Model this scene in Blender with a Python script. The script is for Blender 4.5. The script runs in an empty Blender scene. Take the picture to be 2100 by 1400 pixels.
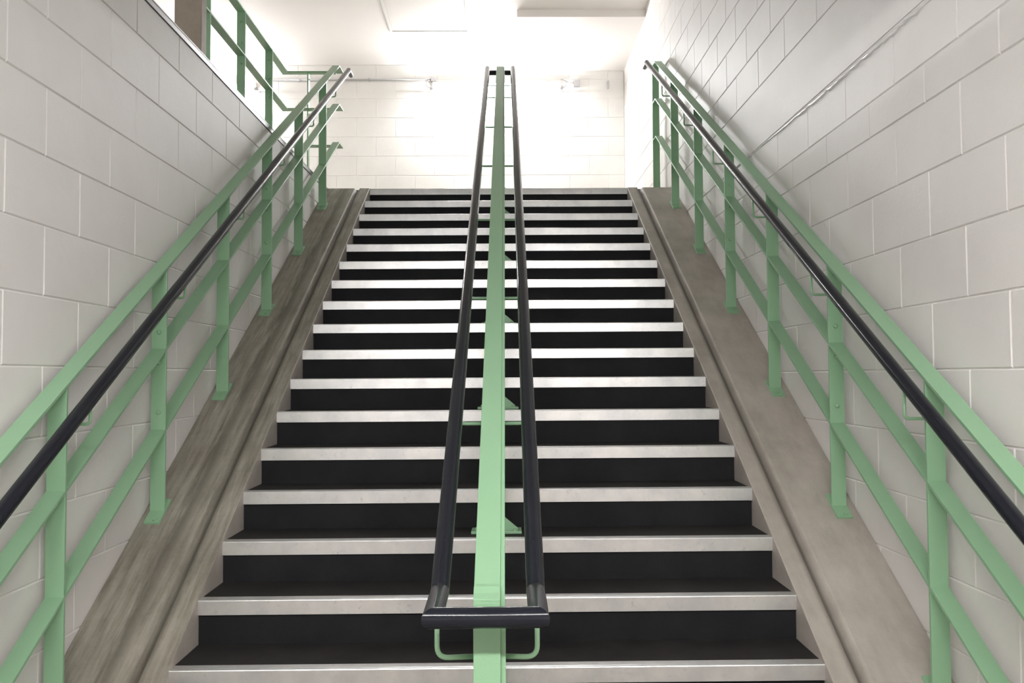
import bpy, bmesh, math, random
from mathutils import Vector, Matrix
random.seed(7)
SC = bpy.context.scene
COL = SC.collection

# ------------------------------------------------------------------ camera
F_PX = 1770.9
CAM = Vector((0.0187, -3.2782, 1.0888))
YAW, PITCH, ROLL = 0.0121, 0.0399, -0.0062
fw = Vector((math.sin(YAW) * math.cos(PITCH), math.cos(YAW) * math.cos(PITCH), math.sin(PITCH)))
rt = Vector((math.cos(YAW), -math.sin(YAW), 0.0))
up = rt.cross(fw)
c_, s_ = math.cos(ROLL), math.sin(ROLL)
rt, up = c_ * rt + s_ * up, -s_ * rt + c_ * up
cd = bpy.data.cameras.new('camera')
cam = bpy.data.objects.new('camera', cd)
COL.objects.link(cam)
cd.sensor_width = 36.0
cd.lens = F_PX / 2100.0 * 36.0
cd.clip_start = 0.05
mw = Matrix((rt, up, -fw)).transposed().to_4x4()
mw.translation = CAM
cam.matrix_world = mw
SC.camera = cam

# ------------------------------------------------------------------ light and exposure
W = bpy.data.worlds.new('world')
SC.world = W
W.use_nodes = True
W.node_tree.nodes['Background'].inputs[0].default_value = (0.9, 0.95, 1.0, 1)
W.node_tree.nodes['Background'].inputs[1].default_value = 0.0
SC.view_settings.view_transform = 'Standard'
SC.view_settings.look = 'None'
SC.view_settings.gamma = 1.0
SC.view_settings.use_curve_mapping = False
SC.view_settings.exposure = 0.0
SC.cycles.use_denoising = True
SC.cycles.max_bounces = 10
SC.cycles.diffuse_bounces = 6
SC.cycles.sample_clamp_indirect = 6.0
LAMP_TUBE = 470.0      # emission of the wall lamp tubes on the landing
HALL_TUBE = 205.0      # emission of the ceiling lamp tubes over the lower hall
UP_TUBE = 150.0        # emission of the unseen tubes placed to light the landing railing

# ------------------------------------------------------------------ measures
R, T = 0.18, 0.3062           # riser and tread
K = R / T                     # slope of the flight
SW = 1.2294                   # half width of the steps
XL, XR = -1.648, 1.675        # faces of the side walls
NTOP = 16
ZL = NTOP * R                 # landing level 2.88
YLAND = NTOP * T              # edge of the landing
ZF = -4 * R                   # lower floor
YB = 8.1                      # back wall of the landing
ZC = 5.24                     # ceiling
YF = -7.0                     # end of the lower hall
XFAR = -4.4
SA = math.atan2(R, T)
ZSLAB = 2.90
ZHALL, YEDGE = 2.55, -1.7      # underside and edge of the slab over the lower hall
ZLOW, YLOW = 4.92, 5.2         # lower ceiling over the flight


# ------------------------------------------------------------------ materials
def srgb(r, g, b):
    def f(v):
        v /= 255.0
        return v / 12.92 if v <= 0.04045 else ((v + 0.055) / 1.055) ** 2.4
    return (f(r), f(g), f(b), 1.0)


class NT:
    def __init__(s, name):
        s.m = bpy.data.materials.new(name)
        s.m.use_nodes = True
        s.t = s.m.node_tree
        s.b = s.t.nodes['Principled BSDF']

    def n(s, kind, **kw):
        nd = s.t.nodes.new(kind)
        for k, v in kw.items():
            setattr(nd, k, v)
        return nd

    def l(s, a, b):
        s.t.links.new(a, b)

    def math(s, op, a, b=None, c=None):
        nd = s.n('ShaderNodeMath', operation=op)
        for i, v in enumerate((a, b, c)):
            if v is None:
                continue
            if isinstance(v, (int, float)):
                nd.inputs[i].default_value = v
            else:
                s.l(v, nd.inputs[i])
        return nd.outputs[0]

    def pos(s):
        g = s.n('ShaderNodeNewGeometry')
        sp = s.n('ShaderNodeSeparateXYZ')
        s.l(g.outputs['Position'], sp.inputs[0])
        return g.outputs['Position'], sp.outputs

    def noise(s, vec, scale, detail=4, rough=0.55):
        nd = s.n('ShaderNodeTexNoise')
        s.l(vec, nd.inputs['Vector'])
        nd.inputs['Scale'].default_value = scale
        nd.inputs['Detail'].default_value = detail
        nd.inputs['Roughness'].default_value = rough
        return nd.outputs['Fac']

    def ramp(s, fac, stops):
        nd = s.n('ShaderNodeValToRGB')
        el = nd.color_ramp.elements
        while len(el) < len(stops):
            el.new(0.5)
        for e, (p, c) in zip(el, stops):
            e.position = p
            e.color = c
        s.l(fac, nd.inputs[0])
        return nd.outputs[0]

    def mix(s, fac, a, b, mode='MIX'):
        nd = s.n('ShaderNodeMix', data_type='RGBA', blend_type=mode)
        for i, v in ((0, fac), (6, a), (7, b)):
            if isinstance(v, (int, float)):
                nd.inputs[i].default_value = v
            elif isinstance(v, tuple):
                nd.inputs[i].default_value = v
            else:
                s.l(v, nd.inputs[i])
        return nd.outputs[2]

    def set(s, **kw):
        for k, v in kw.items():
            i = s.b.inputs[k.replace('_', ' ')]
            if isinstance(v, (int, float, tuple)):
                i.default_value = v
            else:
                s.l(v, i)

    def bump(s, h, dist, strength=1.0, normal=None):
        nd = s.n('ShaderNodeBump')
        nd.inputs['Strength'].default_value = strength
        nd.inputs['Distance'].default_value = dist
        s.l(h, nd.inputs['Height'])
        if normal is not None:
            s.l(normal, nd.inputs['Normal'])
        return nd.outputs[0]


WALLC = srgb(228, 225, 223)


def wall_mat(name, col=WALLC, rough=0.52):
    """thick eggshell paint on rough concrete"""
    m = NT(name)
    p, xyz = m.pos()
    n1 = m.noise(p, 2.3, 4)
    n2 = m.noise(p, 230, 3, 0.6)
    n3 = m.noise(p, 28, 4, 0.6)
    c = m.mix(m.math('MULTIPLY', m.ramp(n1, [(0.35, (0, 0, 0, 1)), (0.75, (1, 1, 1, 1))]), 0.16), col, srgb(178, 171, 163))
    hgt = m.math('ADD', m.math('MULTIPLY', n2, 0.22), m.math('MULTIPLY', n3, 0.25))
    m.set(Base_Color=c, Roughness=rough, Specular_IOR_Level=0.28, Normal=m.bump(hgt, 0.006, 0.7))
    return m.m


def plain_mat(name, col, rough=0.5, metal=0.0, noise_amt=0.0, noise_scale=3.0, bump=0.0, coat=0.0, spec=0.5):
    m = NT(name)
    p, _ = m.pos()
    c = col
    if noise_amt:
        f = m.noise(p, noise_scale, 5)
        dark = tuple(v * 0.55 for v in col[:3]) + (1,)
        c = m.mix(m.math('MULTIPLY', f, noise_amt), col, dark)
    m.set(Base_Color=c, Roughness=rough, Metallic=metal, Coat_Weight=coat, Coat_Roughness=0.08, Specular_IOR_Level=spec)
    if bump:
        m.set(Normal=m.bump(m.noise(p, 180, 3), bump, 0.6))
    return m.m


def concrete_mat(name, base, dark, streak=True, side=1):
    m = NT(name)
    p, xyz = m.pos()
    if streak:
        along = m.math('MULTIPLY', m.math('ADD', m.math('MULTIPLY', xyz[1], math.cos(SA)), m.math('MULTIPLY', xyz[2], math.sin(SA))), 1.0)
        across = m.math('SUBTRACT', m.math('MULTIPLY', xyz[2], math.cos(SA)), m.math('MULTIPLY', xyz[1], math.sin(SA)))
        cb = m.n('ShaderNodeCombineXYZ')
        m.l(m.math('MULTIPLY', xyz[0], 34.0 if side < 0 else 11.0), cb.inputs[0])
        m.l(m.math('MULTIPLY', along, 2.6 if side < 0 else 3.0), cb.inputs[1])
        m.l(m.math('MULTIPLY', across, 22.0), cb.inputs[2])
        f1 = m.noise(cb.outputs[0], 1.0, 9, 0.66)
    else:
        f1 = m.noise(p, 7, 6, 0.6)
    f2 = m.noise(p, 3.0, 5, 0.6)
    f3 = m.noise(p, 45, 4, 0.6)
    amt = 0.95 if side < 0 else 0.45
    a = m.math('MULTIPLY', m.ramp(f1, [(0.38, (0, 0, 0, 1)), (0.68, (1, 1, 1, 1))]), amt)
    b = m.math('MULTIPLY', m.ramp(f2, [(0.35, (0, 0, 0, 1)), (0.7, (1, 1, 1, 1))]), 0.55)
    c = m.mix(a, base, dark)
    c = m.mix(b, c, dark)
    c = m.mix(m.math('MULTIPLY', f3, 0.30), c, srgb(176, 168, 158))
    f4 = m.noise(p, 120, 3, 0.6)
    c = m.mix(m.ramp(f4, [(0.66, (0, 0, 0, 1)), (0.74, (.45, .45, .45, 1))]), c, srgb(70, 64, 56))
    if streak:
        # dirt caught along the drain groove
        ax = m.math('ABSOLUTE', xyz[0])
        g = m.math('ABSOLUTE', m.math('SUBTRACT', ax, 1.333))
        gm = m.n('ShaderNodeMapRange', interpolation_type='SMOOTHSTEP')
        m.l(g, gm.inputs[0])
        for i, v in ((1, 0.0), (2, 0.038), (3, 0.78), (4, 0.0)):
            gm.inputs[i].default_value = v
        c = m.mix(gm.outputs[0], c, srgb(58, 52, 44))
        if side < 0:
            g2 = m.math('ABSOLUTE', m.math('SUBTRACT', ax, m.math('ADD', 1.455, m.math('MULTIPLY', m.math('SUBTRACT', f1, 0.5), 0.10))))
            g3 = m.n('ShaderNodeMapRange', interpolation_type='SMOOTHSTEP')
            m.l(g2, g3.inputs[0])
            for i, v in ((1, 0.0), (2, 0.05), (3, 0.55), (4, 0.0)):
                g3.inputs[i].default_value = v
            c = m.mix(g3.outputs[0], c, srgb(70, 63, 54))
    m.set(Base_Color=c, Roughness=0.6, Specular_IOR_Level=0.35)
    h = m.math('ADD', m.math('MULTIPLY', f3, 0.5), m.math('MULTIPLY', f1, 0.6))
    m.set(Normal=m.bump(h, 0.004, 0.5))
    return m.m


def alu_mat(name, rough=0.36, tint=0.86):
    m = NT(name)
    p, xyz = m.pos()
    cb = m.n('ShaderNodeCombineXYZ')
    m.l(m.math('MULTIPLY', xyz[0], 6.0), cb.inputs[0])
    m.l(m.math('MULTIPLY', xyz[1], 5.0), cb.inputs[1])
    m.l(m.math('MULTIPLY', xyz[2], 5.0), cb.inputs[2])
    f = m.noise(cb.outputs[0], 1.0, 5, 0.6)
    f2 = m.noise(p, 34, 5, 0.65)
    c = m.ramp(f, [(0.34, (tint * .80, tint * .80, tint * .81, 1)), (0.66, (tint, tint * .985, tint * .97, 1))])
    c = m.mix(m.ramp(f2, [(0.60, (0, 0, 0, 1)), (0.78, (.35, .35, .35, 1))]), c, srgb(120, 116, 112))
    rg = m.math('ADD', rough - 0.08, m.math('MULTIPLY', f2, 0.20))
    m.set(Base_Color=c, Metallic=0.92, Roughness=rg)
    m.set(Normal=m.bump(m.noise(p, 8, 3), 0.004, 0.25))
    return m.m


def rubber_mat(name):
    m = NT(name)
    p, _ = m.pos()
    f = m.noise(p, 5, 5, 0.6)
    sp = m.noise(p, 420, 2, 0.6)
    sk = m.ramp(sp, [(0.70, (0, 0, 0, 1)), (0.82, (1, 1, 1, 1))])
    c = m.ramp(f, [(0.3, srgb(19, 20, 23)), (0.75, srgb(30, 30, 32))])
    g = m.n('ShaderNodeNewGeometry')
    sn = m.n('ShaderNodeSeparateXYZ')
    m.l(g.outputs['Normal'], sn.inputs[0])
    dust = m.math('MULTIPLY', m.math('MAXIMUM', sn.outputs[2], 0.0), m.math('MULTIPLY', f, 0.45))
    c = m.mix(dust, c, srgb(66, 61, 56))
    c = m.mix(m.math('MULTIPLY', sk, 0.10), c, srgb(170, 165, 158))
    m.set(Base_Color=c, Roughness=0.7, Specular_IOR_Level=0.2)
    m.set(Normal=m.bump(m.noise(p, 240, 2), 0.002, 0.4))
    return m.m


def glow_mat(name, strength, col=(0.985, 0.992, 1.0, 1)):
    m = NT(name)
    m.set(Base_Color=(0.9, 0.9, 0.9, 1), Emission_Color=col, Emission_Strength=strength)
    return m.m


M = {}
M['wall'] = wall_mat('painted_blockwork')
M['wall_back'] = wall_mat('brightened_blockwork', srgb(246, 245, 242))  # wall paint made whiter, so lamp light on the landing is partly in the colour
M['ceil'] = plain_mat('painted_ceiling', srgb(233, 229, 226), 0.7, noise_amt=0.05)
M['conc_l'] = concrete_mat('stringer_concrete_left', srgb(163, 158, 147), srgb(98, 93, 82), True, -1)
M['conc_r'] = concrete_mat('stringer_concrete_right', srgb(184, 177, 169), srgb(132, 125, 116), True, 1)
M['side'] = concrete_mat('pale_render', srgb(190, 183, 177), srgb(150, 142, 134), False, 1)
M['conc'] = concrete_mat('floor_concrete', srgb(138, 132, 122), srgb(100, 94, 85), False, 1)
M['column'] = concrete_mat('column_concrete', srgb(150, 138, 124), srgb(112, 102, 90), False, 1)
M['green'] = plain_mat('green_paint', srgb(137, 176, 141), 0.34, bump=0.0008)
M['vinyl'] = plain_mat('navy_vinyl', srgb(25, 27, 34), 0.17, spec=0.28)
M['alu'] = alu_mat('nosing_aluminium', 0.34, 0.86)
M['trim'] = alu_mat('trim_aluminium', 0.38, 0.3)
M['rubber'] = rubber_mat('black_rubber')
M['white'] = plain_mat('white_enamel', srgb(228, 228, 226), 0.35)
M['wire'] = plain_mat('grey_cable', srgb(150, 150, 148), 0.5)
M['steel'] = plain_mat('galvanised_steel', srgb(190, 190, 192), 0.35, metal=0.8)
M['caulk'] = plain_mat('glossy_caulk', srgb(232, 230, 230), 0.18)
M['tube_wall'] = glow_mat('lit_tube_wall', LAMP_TUBE)
M['tube_hall'] = glow_mat('lit_tube_hall', HALL_TUBE, (1.0, 0.985, 0.975, 1))
M['tube_up'] = glow_mat('lit_tube_upper', UP_TUBE)


# ------------------------------------------------------------------ mesh helpers
def box(bm, a, b, rot=None, mi=0):
    """axis aligned box from corner a to corner b, optionally turned by a matrix"""
    vs = []
    for z in (a[2], b[2]):
        for y in (a[1], b[1]):
            for x in (a[0], b[0]):
                v = Vector((x, y, z))
                vs.append(bm.verts.new(rot @ v if rot is not None else v))
    for q in ((0, 2, 3, 1), (4, 5, 7, 6), (0, 1, 5, 4), (1, 3, 7, 5), (3, 2, 6, 7), (2, 0, 4, 6)):
        f = bm.faces.new([vs[i] for i in q])
        f.material_index = mi
    return vs


def prism(bm, prof, x0, x1, mi=0):
    """closed (y,z) outline pushed along x"""
    a = [bm.verts.new((x0, y, z)) for y, z in prof]
    b = [bm.verts.new((x1, y, z)) for y, z in prof]
    n = len(prof)
    bm.faces.new(a).material_index = mi
    bm.faces.new(b[::-1]).material_index = mi
    for i in range(n):
        j = (i + 1) % n
        bm.faces.new((a[i], b[i], b[j], a[j])).material_index = mi


def tube(bm, pts, r, seg=14, cap=True, up_hint=Vector((1, 0, 0))):
    """round bar along a polyline with mitred corners"""
    pts = [Vector(p) for p in pts]
    rings = []
    for i, p in enumerate(pts):
        d0 = (p - pts[i - 1]).normalized() if i else None
        d1 = (pts[i + 1] - p).normalized() if i < len(pts) - 1 else None
        if d0 is None: d = d1; k = 1
        elif d1 is None: d = d0; k = 1
        else:
            d = (d0 + d1).normalized()
            k = 1.0 / max(0.35, d.dot(d0))
        base = d0 if d0 is not None else d1
        rings.append((p, d, base))
    # frame carried along the line
    d = rings[0][2]
    u = up_hint - d * up_hint.dot(d)
    if u.length < 1e-4:
        u = Vector((0, 0, 1)) - d * d.z
    u.normalize()
    out = []
    for i, (p, nrm, base) in enumerate(rings):
        if i:
            d_new = (pts[i] - pts[i - 1]).normalized()
            q = d.rotation_difference(d_new)
            u = (q @ u).normalized()
            d = d_new
        w = d.cross(u)
        ring = []
        for k in range(seg):
            a = 2 * math.pi * k / seg
            o = (u * math.cos(a) + w * math.sin(a)) * r
            # project along d onto the mitre plane
            t = -o.dot(nrm) / d.dot(nrm)
            ring.append(bm.verts.new(p + o + d * t))
        out.append(ring)
    for a, b in zip(out, out[1:]):
        for k in range(seg):
            j = (k + 1) % seg
            f = bm.faces.new((a[k], a[j], b[j], b[k]))
            f.smooth = True
    for i in range(1, len(out) - 1):
        if (pts[i] - pts[i - 1]).angle(pts[i + 1] - pts[i]) > 0.35:
            for k in range(seg):
                e = bm.edges.get((out[i][k], out[i][(k + 1) % seg]))
                if e:
                    e.smooth = False
    if cap:
        bm.faces.new(out[0][::-1])
        bm.faces.new(out[-1])


def arc(p0, corner, p1, r, n=6):
    """polyline p0 - rounded corner - p1"""
    p0, c, p1 = Vector(p0), Vector(corner), Vector(p1)
    a = c + (p0 - c).normalized() * r
    b = c + (p1 - c).normalized() * r
    res = [p0]
    for i in range(n + 1):
        t = i / n
        res.append(a * (1 - t) ** 2 + c * 2 * t * (1 - t) + b * t * t)
    res.append(p1)
    return res


def dome(bm, c, r, axis, flat=0.6, seg=10):
    """round bolt head"""
    ax = Vector(axis).normalized()
    u = ax.orthogonal().normalized()
    w = ax.cross(u)
    c = Vector(c)
    rings = []
    for k in range(4):
        a = math.pi / 2 * k / 4
        rings.append([bm.verts.new(c + (u * math.cos(2 * math.pi * i / seg) + w * math.sin(2 * math.pi * i / seg)) * r * math.cos(a) + ax * r * flat * math.sin(a)) for i in range(seg)])
    top = bm.verts.new(c + ax * r * flat)
    for a, b in zip(rings, rings[1:]):
        for i in range(seg):
            j = (i + 1) % seg
            bm.faces.new((a[i], a[j], b[j], b[i])).smooth = True
    for i in range(seg):
        bm.faces.new((rings[-1][i], rings[-1][(i + 1) % seg], top)).smooth = True
    bm.faces.new(rings[0][::-1])


def hexnut(bm, c, r, h, axis):
    ax = Vector(axis).normalized()
    u = ax.orthogonal().normalized()
    w = ax.cross(u)
    c = Vector(c)
    a = [bm.verts.new(c + (u * math.cos(math.pi / 3 * i) + w * math.sin(math.pi / 3 * i)) * r) for i in range(6)]
    b = [bm.verts.new(v.co + ax * h) for v in a]
    bm.faces.new(a[::-1]); bm.faces.new(b)
    for i in range(6):
        j = (i + 1) % 6
        bm.faces.new((a[i], a[j], b[j], b[i]))


def link(name, bm, mats, parent=None, bevel=0.0, origin=None):
    """one mesh object; vertices are given in world space, the parents' origins are taken off"""
    bmesh.ops.recalc_face_normals(bm, faces=bm.faces[:])
    if bevel:
        es = [e for e in bm.edges if len(e.link_faces) == 2 and e.calc_face_angle(0) > 0.5]
        bmesh.ops.bevel(bm, geom=es, offset=bevel, segments=2, affect='EDGES', profile=0.6)
    me = bpy.data.meshes.new(name)
    o = bpy.data.objects.new(name, me)
    org = Vector(origin) if origin is not None else Vector((0, 0, 0))
    par = Vector((0, 0, 0))
    q = parent
    while q is not None:
        par += q.location
        q = q.parent
    if origin is None:
        org = par
    bmesh.ops.translate(bm, verts=bm.verts[:], vec=-org)
    bm.to_mesh(me)
    bm.free()
    for m in (mats if isinstance(mats, list) else [mats]):
        me.materials.append(m)
    COL.objects.link(o)
    o.parent = parent
    o.location = org - par
    return o


def struct(name, bm, mats, bevel=0.0):
    o = link(name, bm, mats, None, bevel)
    o['kind'] = 'structure'
    return o


def thing(name, label, cat, loc, group=None):
    o = bpy.data.objects.new(name, None)
    COL.objects.link(o)
    o.location = loc
    o['label'] = label
    o['category'] = cat
    if group:
        o['group'] = group
    return o


def copy_part(o, parent, offset):
    """a copy of a part and its sub-parts, moved by offset"""
    c = o.copy()
    COL.objects.link(c)
    c.parent = parent
    c.location = o.location + Vector(offset)
    for ch in list(o.children):
        d = ch.copy()
        COL.objects.link(d)
        d.parent = c
    return c


def B():
    return bmesh.new()


def block_wall(bm, at, u0, u1, zones, mi=0, base=0.20):
    """courses of bevelled blocks with pointed joints; at(u, z, d) gives the point d behind the face.
    zones: (z of the joint below, z of the joint above, u of one upright joint, block length)"""
    rnd = random.Random(3)
    for z0, z1, uj, L in zones:
        u = uj - math.ceil((uj - u0) / L) * L
        while u < u1:
            a, b = max(u, u0), min(u + L, u1)
            u += L
            if b - a < 0.012:
                continue
            w, d = 0.0055, 0.0052
            t = [rnd.uniform(-0.0006, 0.0006) for _ in range(4)]
            inn = [bm.verts.new(at(x, z, t[k])) for k, (x, z) in enumerate(((a + w, z0 + w), (b - w, z0 + w), (b - w, z1 - w), (a + w, z1 - w)))]
            out = [bm.verts.new(at(x, z, d)) for x, z in ((a, z0), (b, z0), (b, z1), (a, z1))]
            bm.faces.new(inn).material_index = mi
            for k in range(4):
                j = (k + 1) % 4
                bm.faces.new((out[k], out[j], inn[j], inn[k])).material_index = mi


def courses(z_from, z_to, z_joint, h, u_joint, L):
    """running bond rows from z_from to z_to; u_joint is an upright joint of the row above z_joint"""
    res = []
    k = math.floor((z_from - z_joint) / h + 1e-6)
    while z_joint + k * h < z_to - 0.004:
        z0, z1 = max(z_from, z_joint + k * h), min(z_to, z_joint + (k + 1) * h)
        if z1 - z0 > 0.015:
            res.append((z0, z1, u_joint + (L / 2 if k % 2 else 0), L))
        k += 1
    return res


# ------------------------------------------------------------------ the setting
# floors: lower hall, landing, upper floor on the left
bm = B()
box(bm, (XL - 0.02, YF, ZF - 0.2), (XR + 0.02, 6.0, ZF))
box(bm, (XL - 0.25, YLAND + 0.06, ZL - 0.3), (XR + 0.02, YB, ZL))
box(bm, (XFAR, YF, ZL - 0.3), (XL - 0.25, YB, ZL))
box(bm, (XL, YF, ZHALL), (XR, YEDGE, 2.92))
struct('floor', bm, M['conc'])

# left wall of the flight: a parapet that ends just above the upper floor
BD = 0.006
bm = B()
box(bm, (XL - 0.25, YF, ZF), (XL - BD, YLAND + 0.06, ZSLAB - 0.005))
block_wall(bm, lambda u, z, d: (XL - d, u, z), YF, YLAND + 0.06, courses(ZF, ZSLAB - 0.034, 2.672, 0.2562, 0.393 + 0.258, 0.516))
struct('wall_left', bm, M['wall'])
# right wall: blocks, a smooth slab edge, blocks again
bm = B()
box(bm, (XR + BD, YF, ZF), (XR + 0.25, YB + 0.25, ZC))
box(bm, (XR, YF, 2.549), (XR + 0.1, YB, 2.920))
rows = courses(ZF, 1.872, 1.872, 0.2562, 0.013 + 0.254, 0.508)
rows += [(1.872, 2.143, 0.281, 0.508), (2.143, 2.30, 0.031, 0.508), (2.30, 2.534, 0.287, 0.508)]
rows += courses(2.924, ZC, 2.924, 0.2505, 1.145, 0.511)
block_wall(bm, lambda u, z, d: (XR + d, u, z), YF, YB, rows)
struct('wall_right', bm, M['wall'])
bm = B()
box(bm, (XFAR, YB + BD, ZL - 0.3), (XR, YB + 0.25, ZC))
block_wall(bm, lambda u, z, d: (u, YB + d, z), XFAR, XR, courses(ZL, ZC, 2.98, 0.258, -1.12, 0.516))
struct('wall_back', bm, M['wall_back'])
bm = B()
box(bm, (XFAR, YF - 0.25, ZF), (XR + 0.25, YF, ZC))
struct('wall_front', bm, M['wall'])
bm = B()
box(bm, (XFAR - 0.25, YF - 0.25, ZL - 0.3), (XFAR, YB + 0.25, ZC))
struct('wall_far_left', bm, M['wall'])
# ceiling with the dropped soffit over the right half of the landing
bm = B()
box(bm, (XFAR - 0.25, YF - 0.25, ZC), (XR + 0.25, YB + 0.25, ZC + 0.2))
box(bm, (XFAR, YF, ZLOW), (XR, YLOW, ZC))
box(bm, (0.215, 6.36, ZC - 0.085), (XR, YB, ZC))
struct('ceiling', bm, M['ceil'])
# metal capping of the parapet
bm = B()
prism(bm, [(0, 0)] * 0 or [(YF, ZSLAB - 0.035), (YLAND + 0.06, ZSLAB - 0.035), (YLAND + 0.06, ZSLAB - 0.002), (YF, ZSLAB - 0.002)], XL - 0.02, XL + 0.006)
box(bm, (XL - 0.05, YF, ZSLAB - 0.006), (XL + 0.008, YLAND + 0.06, ZSLAB))
struct('trim_1', bm, M['trim'])
# uneven glossy caulk bead under the slab edge of the right wall
bm = B()
ys = [-1.5 + 0.035 * i for i in range(130)]
prev = None
for i, y in enumerate(ys):
    k = max(0.0, min(1.0, (y + 0.6) / 0.6)) * max(0.0, min(1.0, (2.6 - y) / 1.4))
    w = 0.004 + 0.014 * k * (0.6 + 0.7 * random.random())
    d = 0.003 + 0.008 * k * (0.5 + random.random())
    zc = 2.541 - 0.004 * k + 0.003 * random.random()
    ring = [bm.verts.new((XR + 0.007, y, zc + 0.004)), bm.verts.new((XR - d * 0.3, y, zc - w * 0.4)), bm.verts.new((XR - d, y, zc - w * 1.3)), bm.verts.new((XR + 0.004, y, zc - w * 1.5))]
    if prev:
        for q in range(3):
            bm.faces.new((prev[q], ring[q], ring[q + 1], prev[q + 1])).smooth = True
    prev = ring
struct('trim_2', bm, M['caulk'])
# concrete column beside the upper floor railing
bm = B()
box(bm, (-2.183, 2.50, ZL), (-2.0, 2.60, ZLOW))
o = struct('trim_3', bm, M['column'], 0.004)

# ------------------------------------------------------------------ staircase
st = thing('staircase', 'wide straight stair flight with black rubber steps, aluminium nosings and sloping concrete edges', 'stairs', (0, -1.2, ZF))
for i in range(-3, NTOP + 1):
    y0 = i * T + 0.0133
    y1 = YLAND + 0.062 if i == NTOP else (i + 1) * T + 0.02
    bm = B()
    box(bm, (-SW, y0, (i - 1) * R - (0.02 if i > -3 else 0)), (SW, y1, i * R - 0.0015))
    step = link('step', bm, M['rubber'], st)
    # aluminium angle on the front edge
    bm = B()
    y, z = i * T, i * R
    prism(bm, [(y + 0.0045, z), (y + 0.056, z + 0.0005), (y + 0.056, z - 0.0012), (y + 0.0125, z - 0.005), (y + 0.0125, z - 0.0615), (y + 0.002, z - 0.0615), (y, z - 0.060), (y, z - 0.004), (y + 0.0015, z - 0.0012)],
          -SW + 0.0005, SW - 0.0005)
    nz = link('nosing', bm, M['alu'], step)
    nz['label'] = 'bare aluminium step nosing'
for side, mat in ((-1, M['conc_l']), (1, M['conc_r'])):
    wall = 1.646 if side < 0 else 1.673
    d = 0.003
    prof = [(SW, -0.36), (SW, d - 0.004), (SW + 0.004, d), (1.321, d), (1.324, d - 0.004), (1.327, d - 0.020), (1.334, d - 0.027), (1.345, d - 0.028), (1.356, d - 0.022), (1.367, d - 0.008), (1.373, d - 0.002), (1.380, d), (wall, d), (wall, -0.36)]
    bm = B()
    ya, ybb = -1.30, YLAND
    A = [bm.verts.new((side * x, ya, ya * K + h)) for x, h in prof]
    E_ = [bm.verts.new((side * x, ybb, ybb * K + h)) for x, h in prof]
    # landing tail
    L_ = [bm.verts.new((side * x, YLAND + 0.062, ZL + (h if h > -0.1 else h))) for x, h in prof]
    n = len(prof)
    bm.faces.new(A); bm.faces.new(L_[::-1])
    for P, Q in ((A, E_), (E_, L_)):
        for k in range(n):
            j = (k + 1) % n
            f = bm.faces.new((P[k], Q[k], Q[j], P[j]))
            f.material_index = 1 if k == 0 else 0
    cs = link('concrete_stringer', bm, [mat, M['side']], st)
    cs['label'] = 'sloping bare concrete edge with a drain groove, ' + ('left' if side < 0 else 'right') + ' side'


# ------------------------------------------------------------------ railings
PW, PT = 0.069, 0.012
YP = [-1.06, -0.142, 0.777, 1.695, 2.614, 3.53, 4.44]


def slope_box(bm, x0, x1, y, zc, along, thick):
    """plate lying in the slope of the flight, centred at (y, zc)"""
    rot = Matrix.Translation((0, y, zc)) @ Matrix.Rotation(SA, 4, 'X')
    box(bm, (x0, -along, -thick / 2), (x1, along, thick / 2), rot)


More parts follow.
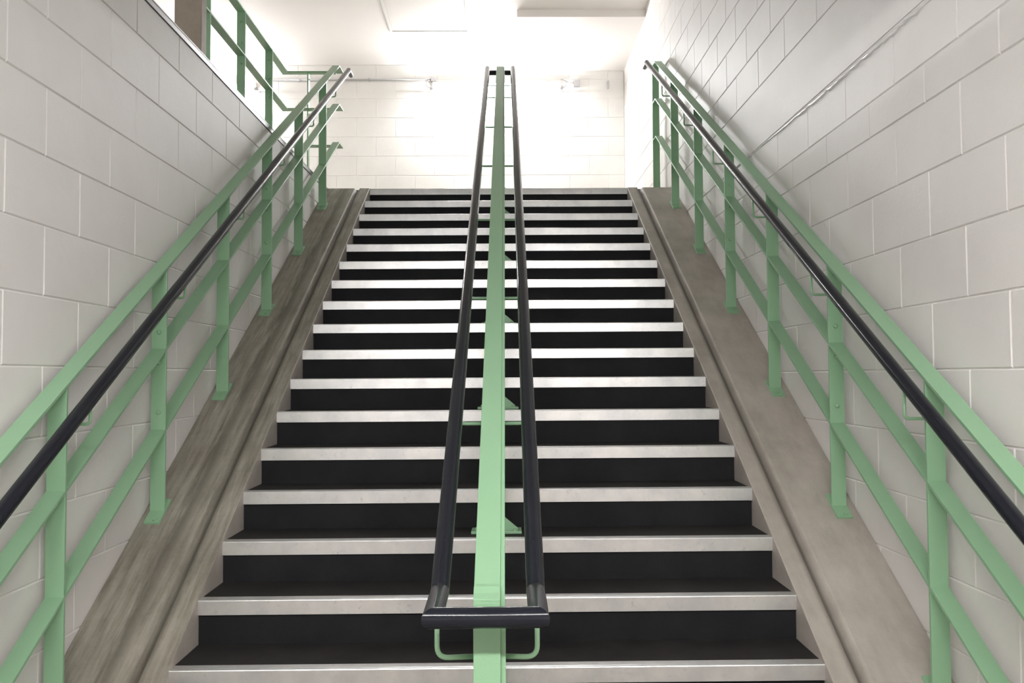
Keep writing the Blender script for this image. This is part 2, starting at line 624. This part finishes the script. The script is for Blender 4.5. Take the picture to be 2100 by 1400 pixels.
def side_guard(name, label, xc, inner, h_low, h_mid, h_top, ykink, yend, tube_x, tube_h, tube_end, wallpost):
    root = thing(name, label, 'railing', (xc, -1.06, -1.06 * K))
    x0, x1 = xc - PW / 2, xc + PW / 2

    def post_mesh(yf, top_z, base_z):
        bm = B()
        prism(bm, [(yf, base_z), (yf + PT, base_z), (yf + PT, top_z + PT * K), (yf, top_z)], x0, x1)
        return bm
    # the first post stands on the lower floor, the rest on the sloping concrete
    first = link('post', post_mesh(YP[0], YP[0] * K + h_top - 0.012, YP[0] * K + 0.002), M['green'], root, 0.0015, (xc, YP[0], YP[0] * K))
    bm = B(); slope_box(bm, xc - 0.036, xc + 0.036, YP[0] + 0.006, (YP[0] + 0.006) * K + 0.009, 0.085, 0.012)
    link('base_plate', bm, M['green'], first, 0.0015)
    for s in (-1, 1):
        bm = B(); yy = YP[0] + 0.006 + s * 0.058
        hexnut(bm, (xc + 0.01, yy, yy * K + 0.0155), 0.011, 0.007, (0, -math.sin(SA), math.cos(SA)))
        link('anchor_bolt', bm, M['green'], first)
    posts = [first]
    for y in YP[1:]:
        posts.append(copy_part(first, root, (0, y - YP[0], (y - YP[0]) * K)))
    # splice bolts on every other post
    for k in (0, 2, 4):
        p = posts[k]
        for dz in (h_mid + 0.078, h_mid - 0.066, h_low + 0.080, h_top - 0.05):
            bm = B()
            dome(bm, (xc, YP[k], YP[k] * K + dz), 0.0115, (0, -1, 0), 0.75)
            link('bolt', bm, M['green'], p)
    if wallpost:
        bm = B()
        zl = ykink * K + h_top
        prism(bm, [(yend - PT, ZL + 0.002), (yend, ZL + 0.002), (yend, zl - 0.012), (yend - PT, zl - 0.012)], x0, x1)
        link('post', bm, M['green'], root, 0.0015)
    # rails: sloped flat bar folded level at the landing
    for nm, h in (('top_rail', h_top), ('middle_rail', h_mid), ('lower_rail', h_low)):
        bm = B()
        ya = -1.13
        zk = ykink * K + h
        tv = 0.012 / math.cos(SA)
        a = ya * K + h
        prism(bm, [(ya, a), (ykink, zk), (yend, zk), (yend, zk - 0.012), (ykink + 0.003, zk - 0.012), (ya, a - tv)], x0 + (0.0005 if nm != 'top_rail' else -0.001), x1 - (0.0005 if nm != 'top_rail' else -0.001))
        link(nm, bm, M['green'], root, 0.0012)
    # vinyl handrail on bent rod brackets
    bm = B()
    z = lambda y: y * K + tube_h
    tube(bm, [(tube_x, -1.9, z(-1.2)), (tube_x, -1.2, z(-1.2)), (tube_x, tube_end, z(tube_end)), (tube_x, tube_end + 0.13, z(tube_end))], 0.0255, 20)
    hr = link('handrail', bm, M['vinyl'], root)
    hr['label'] = 'round navy handrail'
    edge = x1 if inner > 0 else x0
    for k, y in enumerate(YP):
        yb = y + 0.007
        bm = B()
        hb = y * K + 1.008
        tube(bm, arc((edge - inner * 0.004, yb, hb), (tube_x, yb, hb), (tube_x, yb, z(yb) - 0.02), 0.018), 0.0062, 10)
        br = link('bracket', bm, M['green'], hr)
        br['label'] = 'green bent rod bracket'
    return root


left = side_guard('stair_railing', 'green flat-bar railing with navy handrail along the left wall of the stairs', -1.584, 1,
                  0.392, 0.770, 1.150, 5.08, 5.28, -1.467, 1.093, 5.10, False)
right = side_guard('stair_railing', 'green flat-bar railing with navy handrail along the right wall of the stairs', 1.597, -1,
                   0.402, 0.780, 1.156, 5.22, 5.37, 1.488, 1.140, 5.22, True)

# centre railing: one heavy rail on posts with a handrail on both sides, bent round at both ends
cx0 = lambda y: -0.019 + 0.0067 * (y + 0.6)
ctr = thing('stair_railing', 'green centre railing standing on the steps with a looped navy double handrail', 'railing', (0, -1.09, ZF))
HW = 0.0340


def sheared(bm):
    for v in bm.verts:
        v.co.x += cx0(v.co.y)
    return bm


ht = 1.152
bm = B()
ys_, zs_ = -1.02, -1.02 * K + ht
ye_ = 5.02
ze_ = ye_ * K + ht
prism(bm, [(ys_, zs_), (ye_, ze_), (5.22, ze_), (5.22, ze_ - 0.045), (ye_ + 0.01, ze_ - 0.045), (ys_ + 0.012, zs_ - 0.052), (-1.09, zs_ - 0.052), (-1.092, zs_ - 0.022)], -HW, HW)
link('top_rail', sheared(bm), M['green'], ctr, 0.002)
bm = B()
prism(bm, [(ys_, zs_ - 0.006), (ye_, ze_ - 0.006), (5.22, ze_ - 0.006), (5.22, ze_ - 0.05), (ye_ + 0.01, ze_ - 0.05), (ys_ + 0.012, zs_ - 0.06), (-1.07, zs_ - 0.06)], HW, HW + 0.0115)
link('side_bar', sheared(bm), M['green'], ctr, 0.0015)


def centre_post(y, zb, zt, wide, deep):
    bm = B()
    prism(bm, [(y, zb), (y + deep, zb), (y + deep, zt + deep * K * (0 if wide > 0.035 else 1)), (y, zt)], -wide, wide)
    return link('post', sheared(bm), M['green'], ctr, 0.0015, (cx0(y), y, zb))


# end post at the foot of the flight, with a side plate, then posts every third step
pe = centre_post(-1.092, ZF + 0.012, zs_ - 0.03, HW, 0.05)
bm = B(); box(bm, (HW, -1.08, ZF + 0.012), (HW + 0.013, -1.04, zs_ - 0.05)); link('side_bar', sheared(bm), M['green'], pe, 0.0015)


def foot(p, y, zt, wide):
    bm = B()
    box(bm, (-0.117, y - 0.035, zt), (0.117, y + 0.075, zt + 0.012))
    link('base_plate', sheared(bm), M['green'], p, 0.002)
    for s in (-1, 1):
        bm = B()
        a = [(s * wide, zt + 0.012), (s * 0.100, zt + 0.012), (s * 0.100, zt + 0.020), (s * (wide + 0.006), zt + 0.070), (s * wide, zt + 0.070)]
        f = [bm.verts.new((x, y + 0.006, z)) for x, z in a]
        g = [bm.verts.new((x, y + 0.016, z)) for x, z in a]
        bm.faces.new(f); bm.faces.new(g[::-1])
        for k in range(5):
            bm.faces.new((f[k], g[k], g[(k + 1) % 5], f[(k + 1) % 5]))
        link('gusset', sheared(bm), M['green'], p)
        bm = B()
        hexnut(bm, (s * 0.088, y - 0.016, zt + 0.012), 0.010, 0.008, (0, 0, 1))
        link('anchor_bolt', sheared(bm), M['green'], p)


foot(pe, -1.092, ZF, HW)
for y in YP[1:]:
    zt = math.floor((y + 0.001) / T) * R
    p = centre_post(y, zt + 0.012, y * K + ht - 0.058, 0.034, 0.04)
    foot(p, y, zt, 0.034)
p = centre_post(5.17, ZL + 0.012, ze_ - 0.046, 0.0345, 0.04)
foot(p, 5.17, ZL, 0.0345)
# looped handrail
TG, TR, TH = 0.127, 0.0252, 1.086
ya, za = -0.965, -0.965 * K + TH
yt, zt_ = 5.21, 5.21 * K + TH
bm = B()
loop = []
for s in (1, -1):
    q = [(s * TG, -1.19, za - 0.006), (s * TG, ya, za), (s * TG, yt, zt_), (s * TG, yt + 0.12, zt_)]
    loop.append([(x + cx0(y), y, z) for x, y, z in q])
pts = loop[0] + loop[1][::-1]
pts = pts[::-1]
mid = Vector(((pts[0][0] + pts[-1][0]) / 2, pts[0][1], pts[0][2]))
# closed loop: start and finish in the middle of the lower cross bar
tube(bm, [mid] + [Vector(p) for p in pts] + [mid], TR, 24, cap=False, up_hint=Vector((0, 0, 1)))
bmesh.ops.remove_doubles(bm, verts=bm.verts[:], dist=0.0004)
hr = link('handrail', bm, M['vinyl'], ctr)
hr['label'] = 'looped navy double handrail'
for y in YP + [5.17]:
    hb = min(y, 5.05) * K + 1.0
    tz = za - 0.005 if y < ya else (y * K + TH if y < yt else zt_)
    for s in (-1, 1):
        bm = B()
        wx = HW + (0.013 if s > 0 and y < -1 else -0.002)
        yb = y + 0.018 if y > -1 else y - 0.0
        pts_ = arc((s * (0.030 if y > -1 else 0.034), yb + (0.01 if y < -1 else 0), hb), (s * TG, yb, hb), (s * TG, yb, tz - 0.018), 0.030)
        tube(bm, pts_, 0.0066, 10)
        br = link('bracket', sheared(bm), M['green'], hr)
        br['label'] = 'green bent rod bracket'

# railing on the edge of the upper floor, turning towards the stair railing
lg = thing('landing_railing', 'green flat-bar railing on the upper floor behind the left wall capping', 'railing', (-2.12, 2.62, ZL))
GX, GY = -2.12, 5.24
for nm, zt in (('top_rail', 4.125), ('middle_rail', 3.755), ('lower_rail', 3.385)):
    bm = B()
    o_ = PW / 2
    pl = [(GX - o_, 2.62), (GX + o_, 2.62), (GX + o_, GY - o_), (-1.62, GY - o_), (-1.62, GY + o_), (GX - o_, GY + o_)]
    a = [bm.verts.new((x, y, zt)) for x, y in pl]
    b = [bm.verts.new((x, y, zt - 0.012)) for x, y in pl]
    bm.faces.new(a); bm.faces.new(b[::-1])
    for k in range(6):
        bm.faces.new((a[k], b[k], b[(k + 1) % 6], a[(k + 1) % 6]))
    link(nm, bm, M['green'], lg, 0.0012)
for y in (2.93, 3.78, 4.63):
    bm = B(); box(bm, (GX - PW / 2, y, ZL + 0.012), (GX + PW / 2, y + PT, 4.114))
    p = link('post', bm, M['green'], lg, 0.0012, (GX, y, ZL))
    bm = B(); box(bm, (GX - 0.04, y - 0.07, ZL), (GX + 0.04, y + 0.07, ZL + 0.012)); link('base_plate', bm, M['green'], p)
    for dz in (4.03, 3.85, 3.68):
        bm = B(); dome(bm, (GX, y, dz), 0.0115, (0, -1, 0), 0.8); link('bolt', bm, M['green'], p)
bm = B(); box(bm, (-1.89 - PT / 2, GY - PW / 2 + 0.004, ZL + 0.012), (-1.89 + PT / 2, GY + PW / 2 - 0.004, 4.114))
p = link('post', bm, M['green'], lg, 0.0012, (-1.89, GY, ZL))
bm = B(); box(bm, (-1.96, GY - 0.04, ZL), (-1.82, GY + 0.04, ZL + 0.012)); link('base_plate', bm, M['green'], p)
for dz in (4.05, 3.84, 3.70, 3.46):
    for s in (-1, 1):
        bm = B(); dome(bm, (-1.89 + s * PT / 2, GY, dz), 0.0115, (s, 0, 0), 0.8); link('bolt', bm, M['green'], p)


# ------------------------------------------------------------------ lamps
TO = 0.15      # the tubes stand this far off the wall


def wall_lamp(label, xa, xb, wires):
    t = thing('wall_lamp', label, 'lamp', ((xa + xb) / 2, YB, 4.88), 'fluorescent tube lamps on the back wall')
    bm = B()
    prism(bm, [(YB, 4.900), (YB - 0.10, 4.910), (YB - 0.115, 4.950), (YB - 0.09, 4.985), (YB, 4.99)], xa + 0.03, xb - 0.03)
    link('housing', bm, M['white'], t, 0.003)
    bm = B()
    tube(bm, [(xa + 0.035, YB - TO, 4.875), (xb - 0.035, YB - TO, 4.875)], 0.019, 16)
    link('tube', bm, M['tube_wall'], t)
    for x, s in ((xa, 1), (xb, -1)):
        bm = B()
        tube(bm, [(x, YB - TO, 4.875), (x + s * 0.045, YB - TO, 4.875)], 0.024, 14)
        box(bm, (min(x, x + s * 0.03), YB - TO, 4.868), (max(x, x + s * 0.03), YB, 4.89))
        so = link('socket', bm, M['steel'], t)
        if (s > 0 and 'a' in wires) or (s < 0 and 'b' in wires):
            bm = B()
            e = [Vector((x + s * 0.01, YB - TO, 4.875)), Vector((x - s * 0.035, YB - TO + 0.01, 4.90)), Vector((x - s * 0.055, YB - TO * 0.7, 4.95)), Vector((x - s * 0.03, YB - TO * 0.35, 5.01)), Vector((x + s * 0.02, YB - 0.02, 5.035))]
            tube(bm, e, 0.005, 8)
            link('cable', bm, M['wire'], so)
    return t


wall_lamp('lit fluorescent tube lamp on the back wall behind the centre railing', -0.905, 0.85, 'ab')
wall_lamp('lit fluorescent tube lamp on the back wall seen through the upper left railing', -4.33, -3.17, '')
# conduit and boxes between them
t = thing('electrical_conduit', 'thin grey conduit running along the back wall to the lamp', 'conduit', (-1.9, YB, 5.035))
bm = B(); tube(bm, [(-3.2, YB - 0.018, 5.035), (-0.87, YB - 0.018, 5.035)], 0.0125, 12); link('pipe', bm, M['steel'], t)
for x in (-2.65, -1.72):
    bm = B(); box(bm, (x - 0.012, YB - 0.034, 5.018), (x + 0.012, YB, 5.052)); link('pipe_clip', bm, M['steel'], t, 0.002)
bm = B(); box(bm, (-0.90, YB - 0.045, 5.005), (-0.83, YB, 5.065)); link('end_fitting', bm, M['steel'], t, 0.004)
t = thing('junction_box', 'small grey junction box on the back wall right of the lamp', 'junction box', (1.04, YB, 4.97))
bm = B(); box(bm, (1.00, YB - 0.05, 4.93), (1.08, YB, 5.02)); link('box_body', bm, M['steel'], t, 0.004)
bm = B(); tube(bm, [(0.875, YB - 0.03, 5.02), (0.93, YB - 0.03, 4.985), (1.01, YB - 0.03, 4.98)], 0.006, 8); link('cable', bm, M['wire'], t)
t = thing('wall_bracket', 'small grey metal bracket on the back wall near the right corner', 'bracket', (1.46, YB, 4.96))
bm = B(); box(bm, (1.45, YB - 0.05, 4.91), (1.47, YB, 5.01)); link('bracket_arm', bm, M['steel'], t, 0.003)
# ceiling access panel
t = thing('access_panel', 'square white access panel in the ceiling above the landing', 'hatch', (-0.82, 6.43, ZC))
bm = B()
xa, xb, y0, y1 = -1.30, -0.34, 5.85, 6.98
for a, b in (((xa, y0), (xb, y0 + 0.03)), ((xa, y1 - 0.03), (xb, y1)), ((xa, y0 + 0.03), (xa + 0.03, y1 - 0.03)), ((xb - 0.03, y0 + 0.03), (xb, y1 - 0.03))):
    box(bm, (a[0], a[1], ZC - 0.012), (b[0], b[1], ZC))
link('frame', bm, M['white'], t, 0.002)
bm = B(); box(bm, (xa + 0.038, y0 + 0.038, ZC - 0.006), (xb - 0.038, y1 - 0.038, ZC)); link('panel', bm, M['ceil'], t)


# ceiling lamps over the lower hall and the upper floor
def ceiling_lamp(x, y, zc, label, group, mat, length, along_x):
    t = thing('ceiling_lamp', label, 'lamp', (x, y, zc), group)
    h = length / 2

    def bx(a, b):
        bm = B()
        if along_x:
            box(bm, (x + a[0], y + a[1], zc + a[2]), (x + b[0], y + b[1], zc + b[2]))
        else:
            box(bm, (x + a[1], y + a[0], zc + a[2]), (x + b[1], y + b[0], zc + b[2]))
        return bm
    link('housing', bx((-h, -0.075, -0.06), (h, 0.075, 0)), M['white'], t, 0.004)
    for s in (-0.045, 0.045):
        bm = B()
        p, q = ((x - h + 0.03, y + s), (x + h - 0.03, y + s)) if along_x else ((x + s, y - h + 0.03), (x + s, y + h - 0.03))
        tube(bm, [(*p, zc - 0.085), (*q, zc - 0.085)], 0.019, 12)
        link('tube', bm, mat, t)
        for e in (-h + 0.015, h - 0.015):
            link('socket', bx((e - 0.015, s - 0.02, -0.11), (e + 0.015, s + 0.02, -0.055)), M['white'], t)


ceiling_lamp(-0.75, -3.5, ZHALL, 'fluorescent ceiling lamp over the lower hall, left of the pair', 'fluorescent lamps over the lower hall', M['tube_hall'], 1.4, True)
ceiling_lamp(0.75, -3.5, ZHALL, 'fluorescent ceiling lamp over the lower hall, right of the pair', 'fluorescent lamps over the lower hall', M['tube_hall'], 1.4, True)


def unseen_wall_lamp(y, label):  # unseen lamps, placed to brighten the landing railing posts but not the flight
    t = thing('wall_lamp', label, 'lamp', (XFAR, y, 3.4), 'unseen fluorescent lamps placed to light the landing railing')
    bm = B(); box(bm, (XFAR, y - 0.75, 3.36), (XFAR + 0.06, y + 0.75, 3.48)); link('housing', bm, M['white'], t, 0.004)
    bm = B(); tube(bm, [(XFAR + 0.085, y - 0.72, 3.40), (XFAR + 0.085, y + 0.72, 3.40)], 0.019, 12); link('tube', bm, M['tube_up'], t)
    for e in (-0.735, 0.735):
        bm = B(); box(bm, (XFAR + 0.055, y + e - 0.015, 3.37), (XFAR + 0.11, y + e + 0.015, 3.43)); link('socket', bm, M['white'], t)


unseen_wall_lamp(-2.0, 'unseen wall lamp on the upper floor, placed to light the landing railing, nearer one')
unseen_wall_lamp(0.5, 'unseen wall lamp on the upper floor, placed to light the landing railing, farther one')
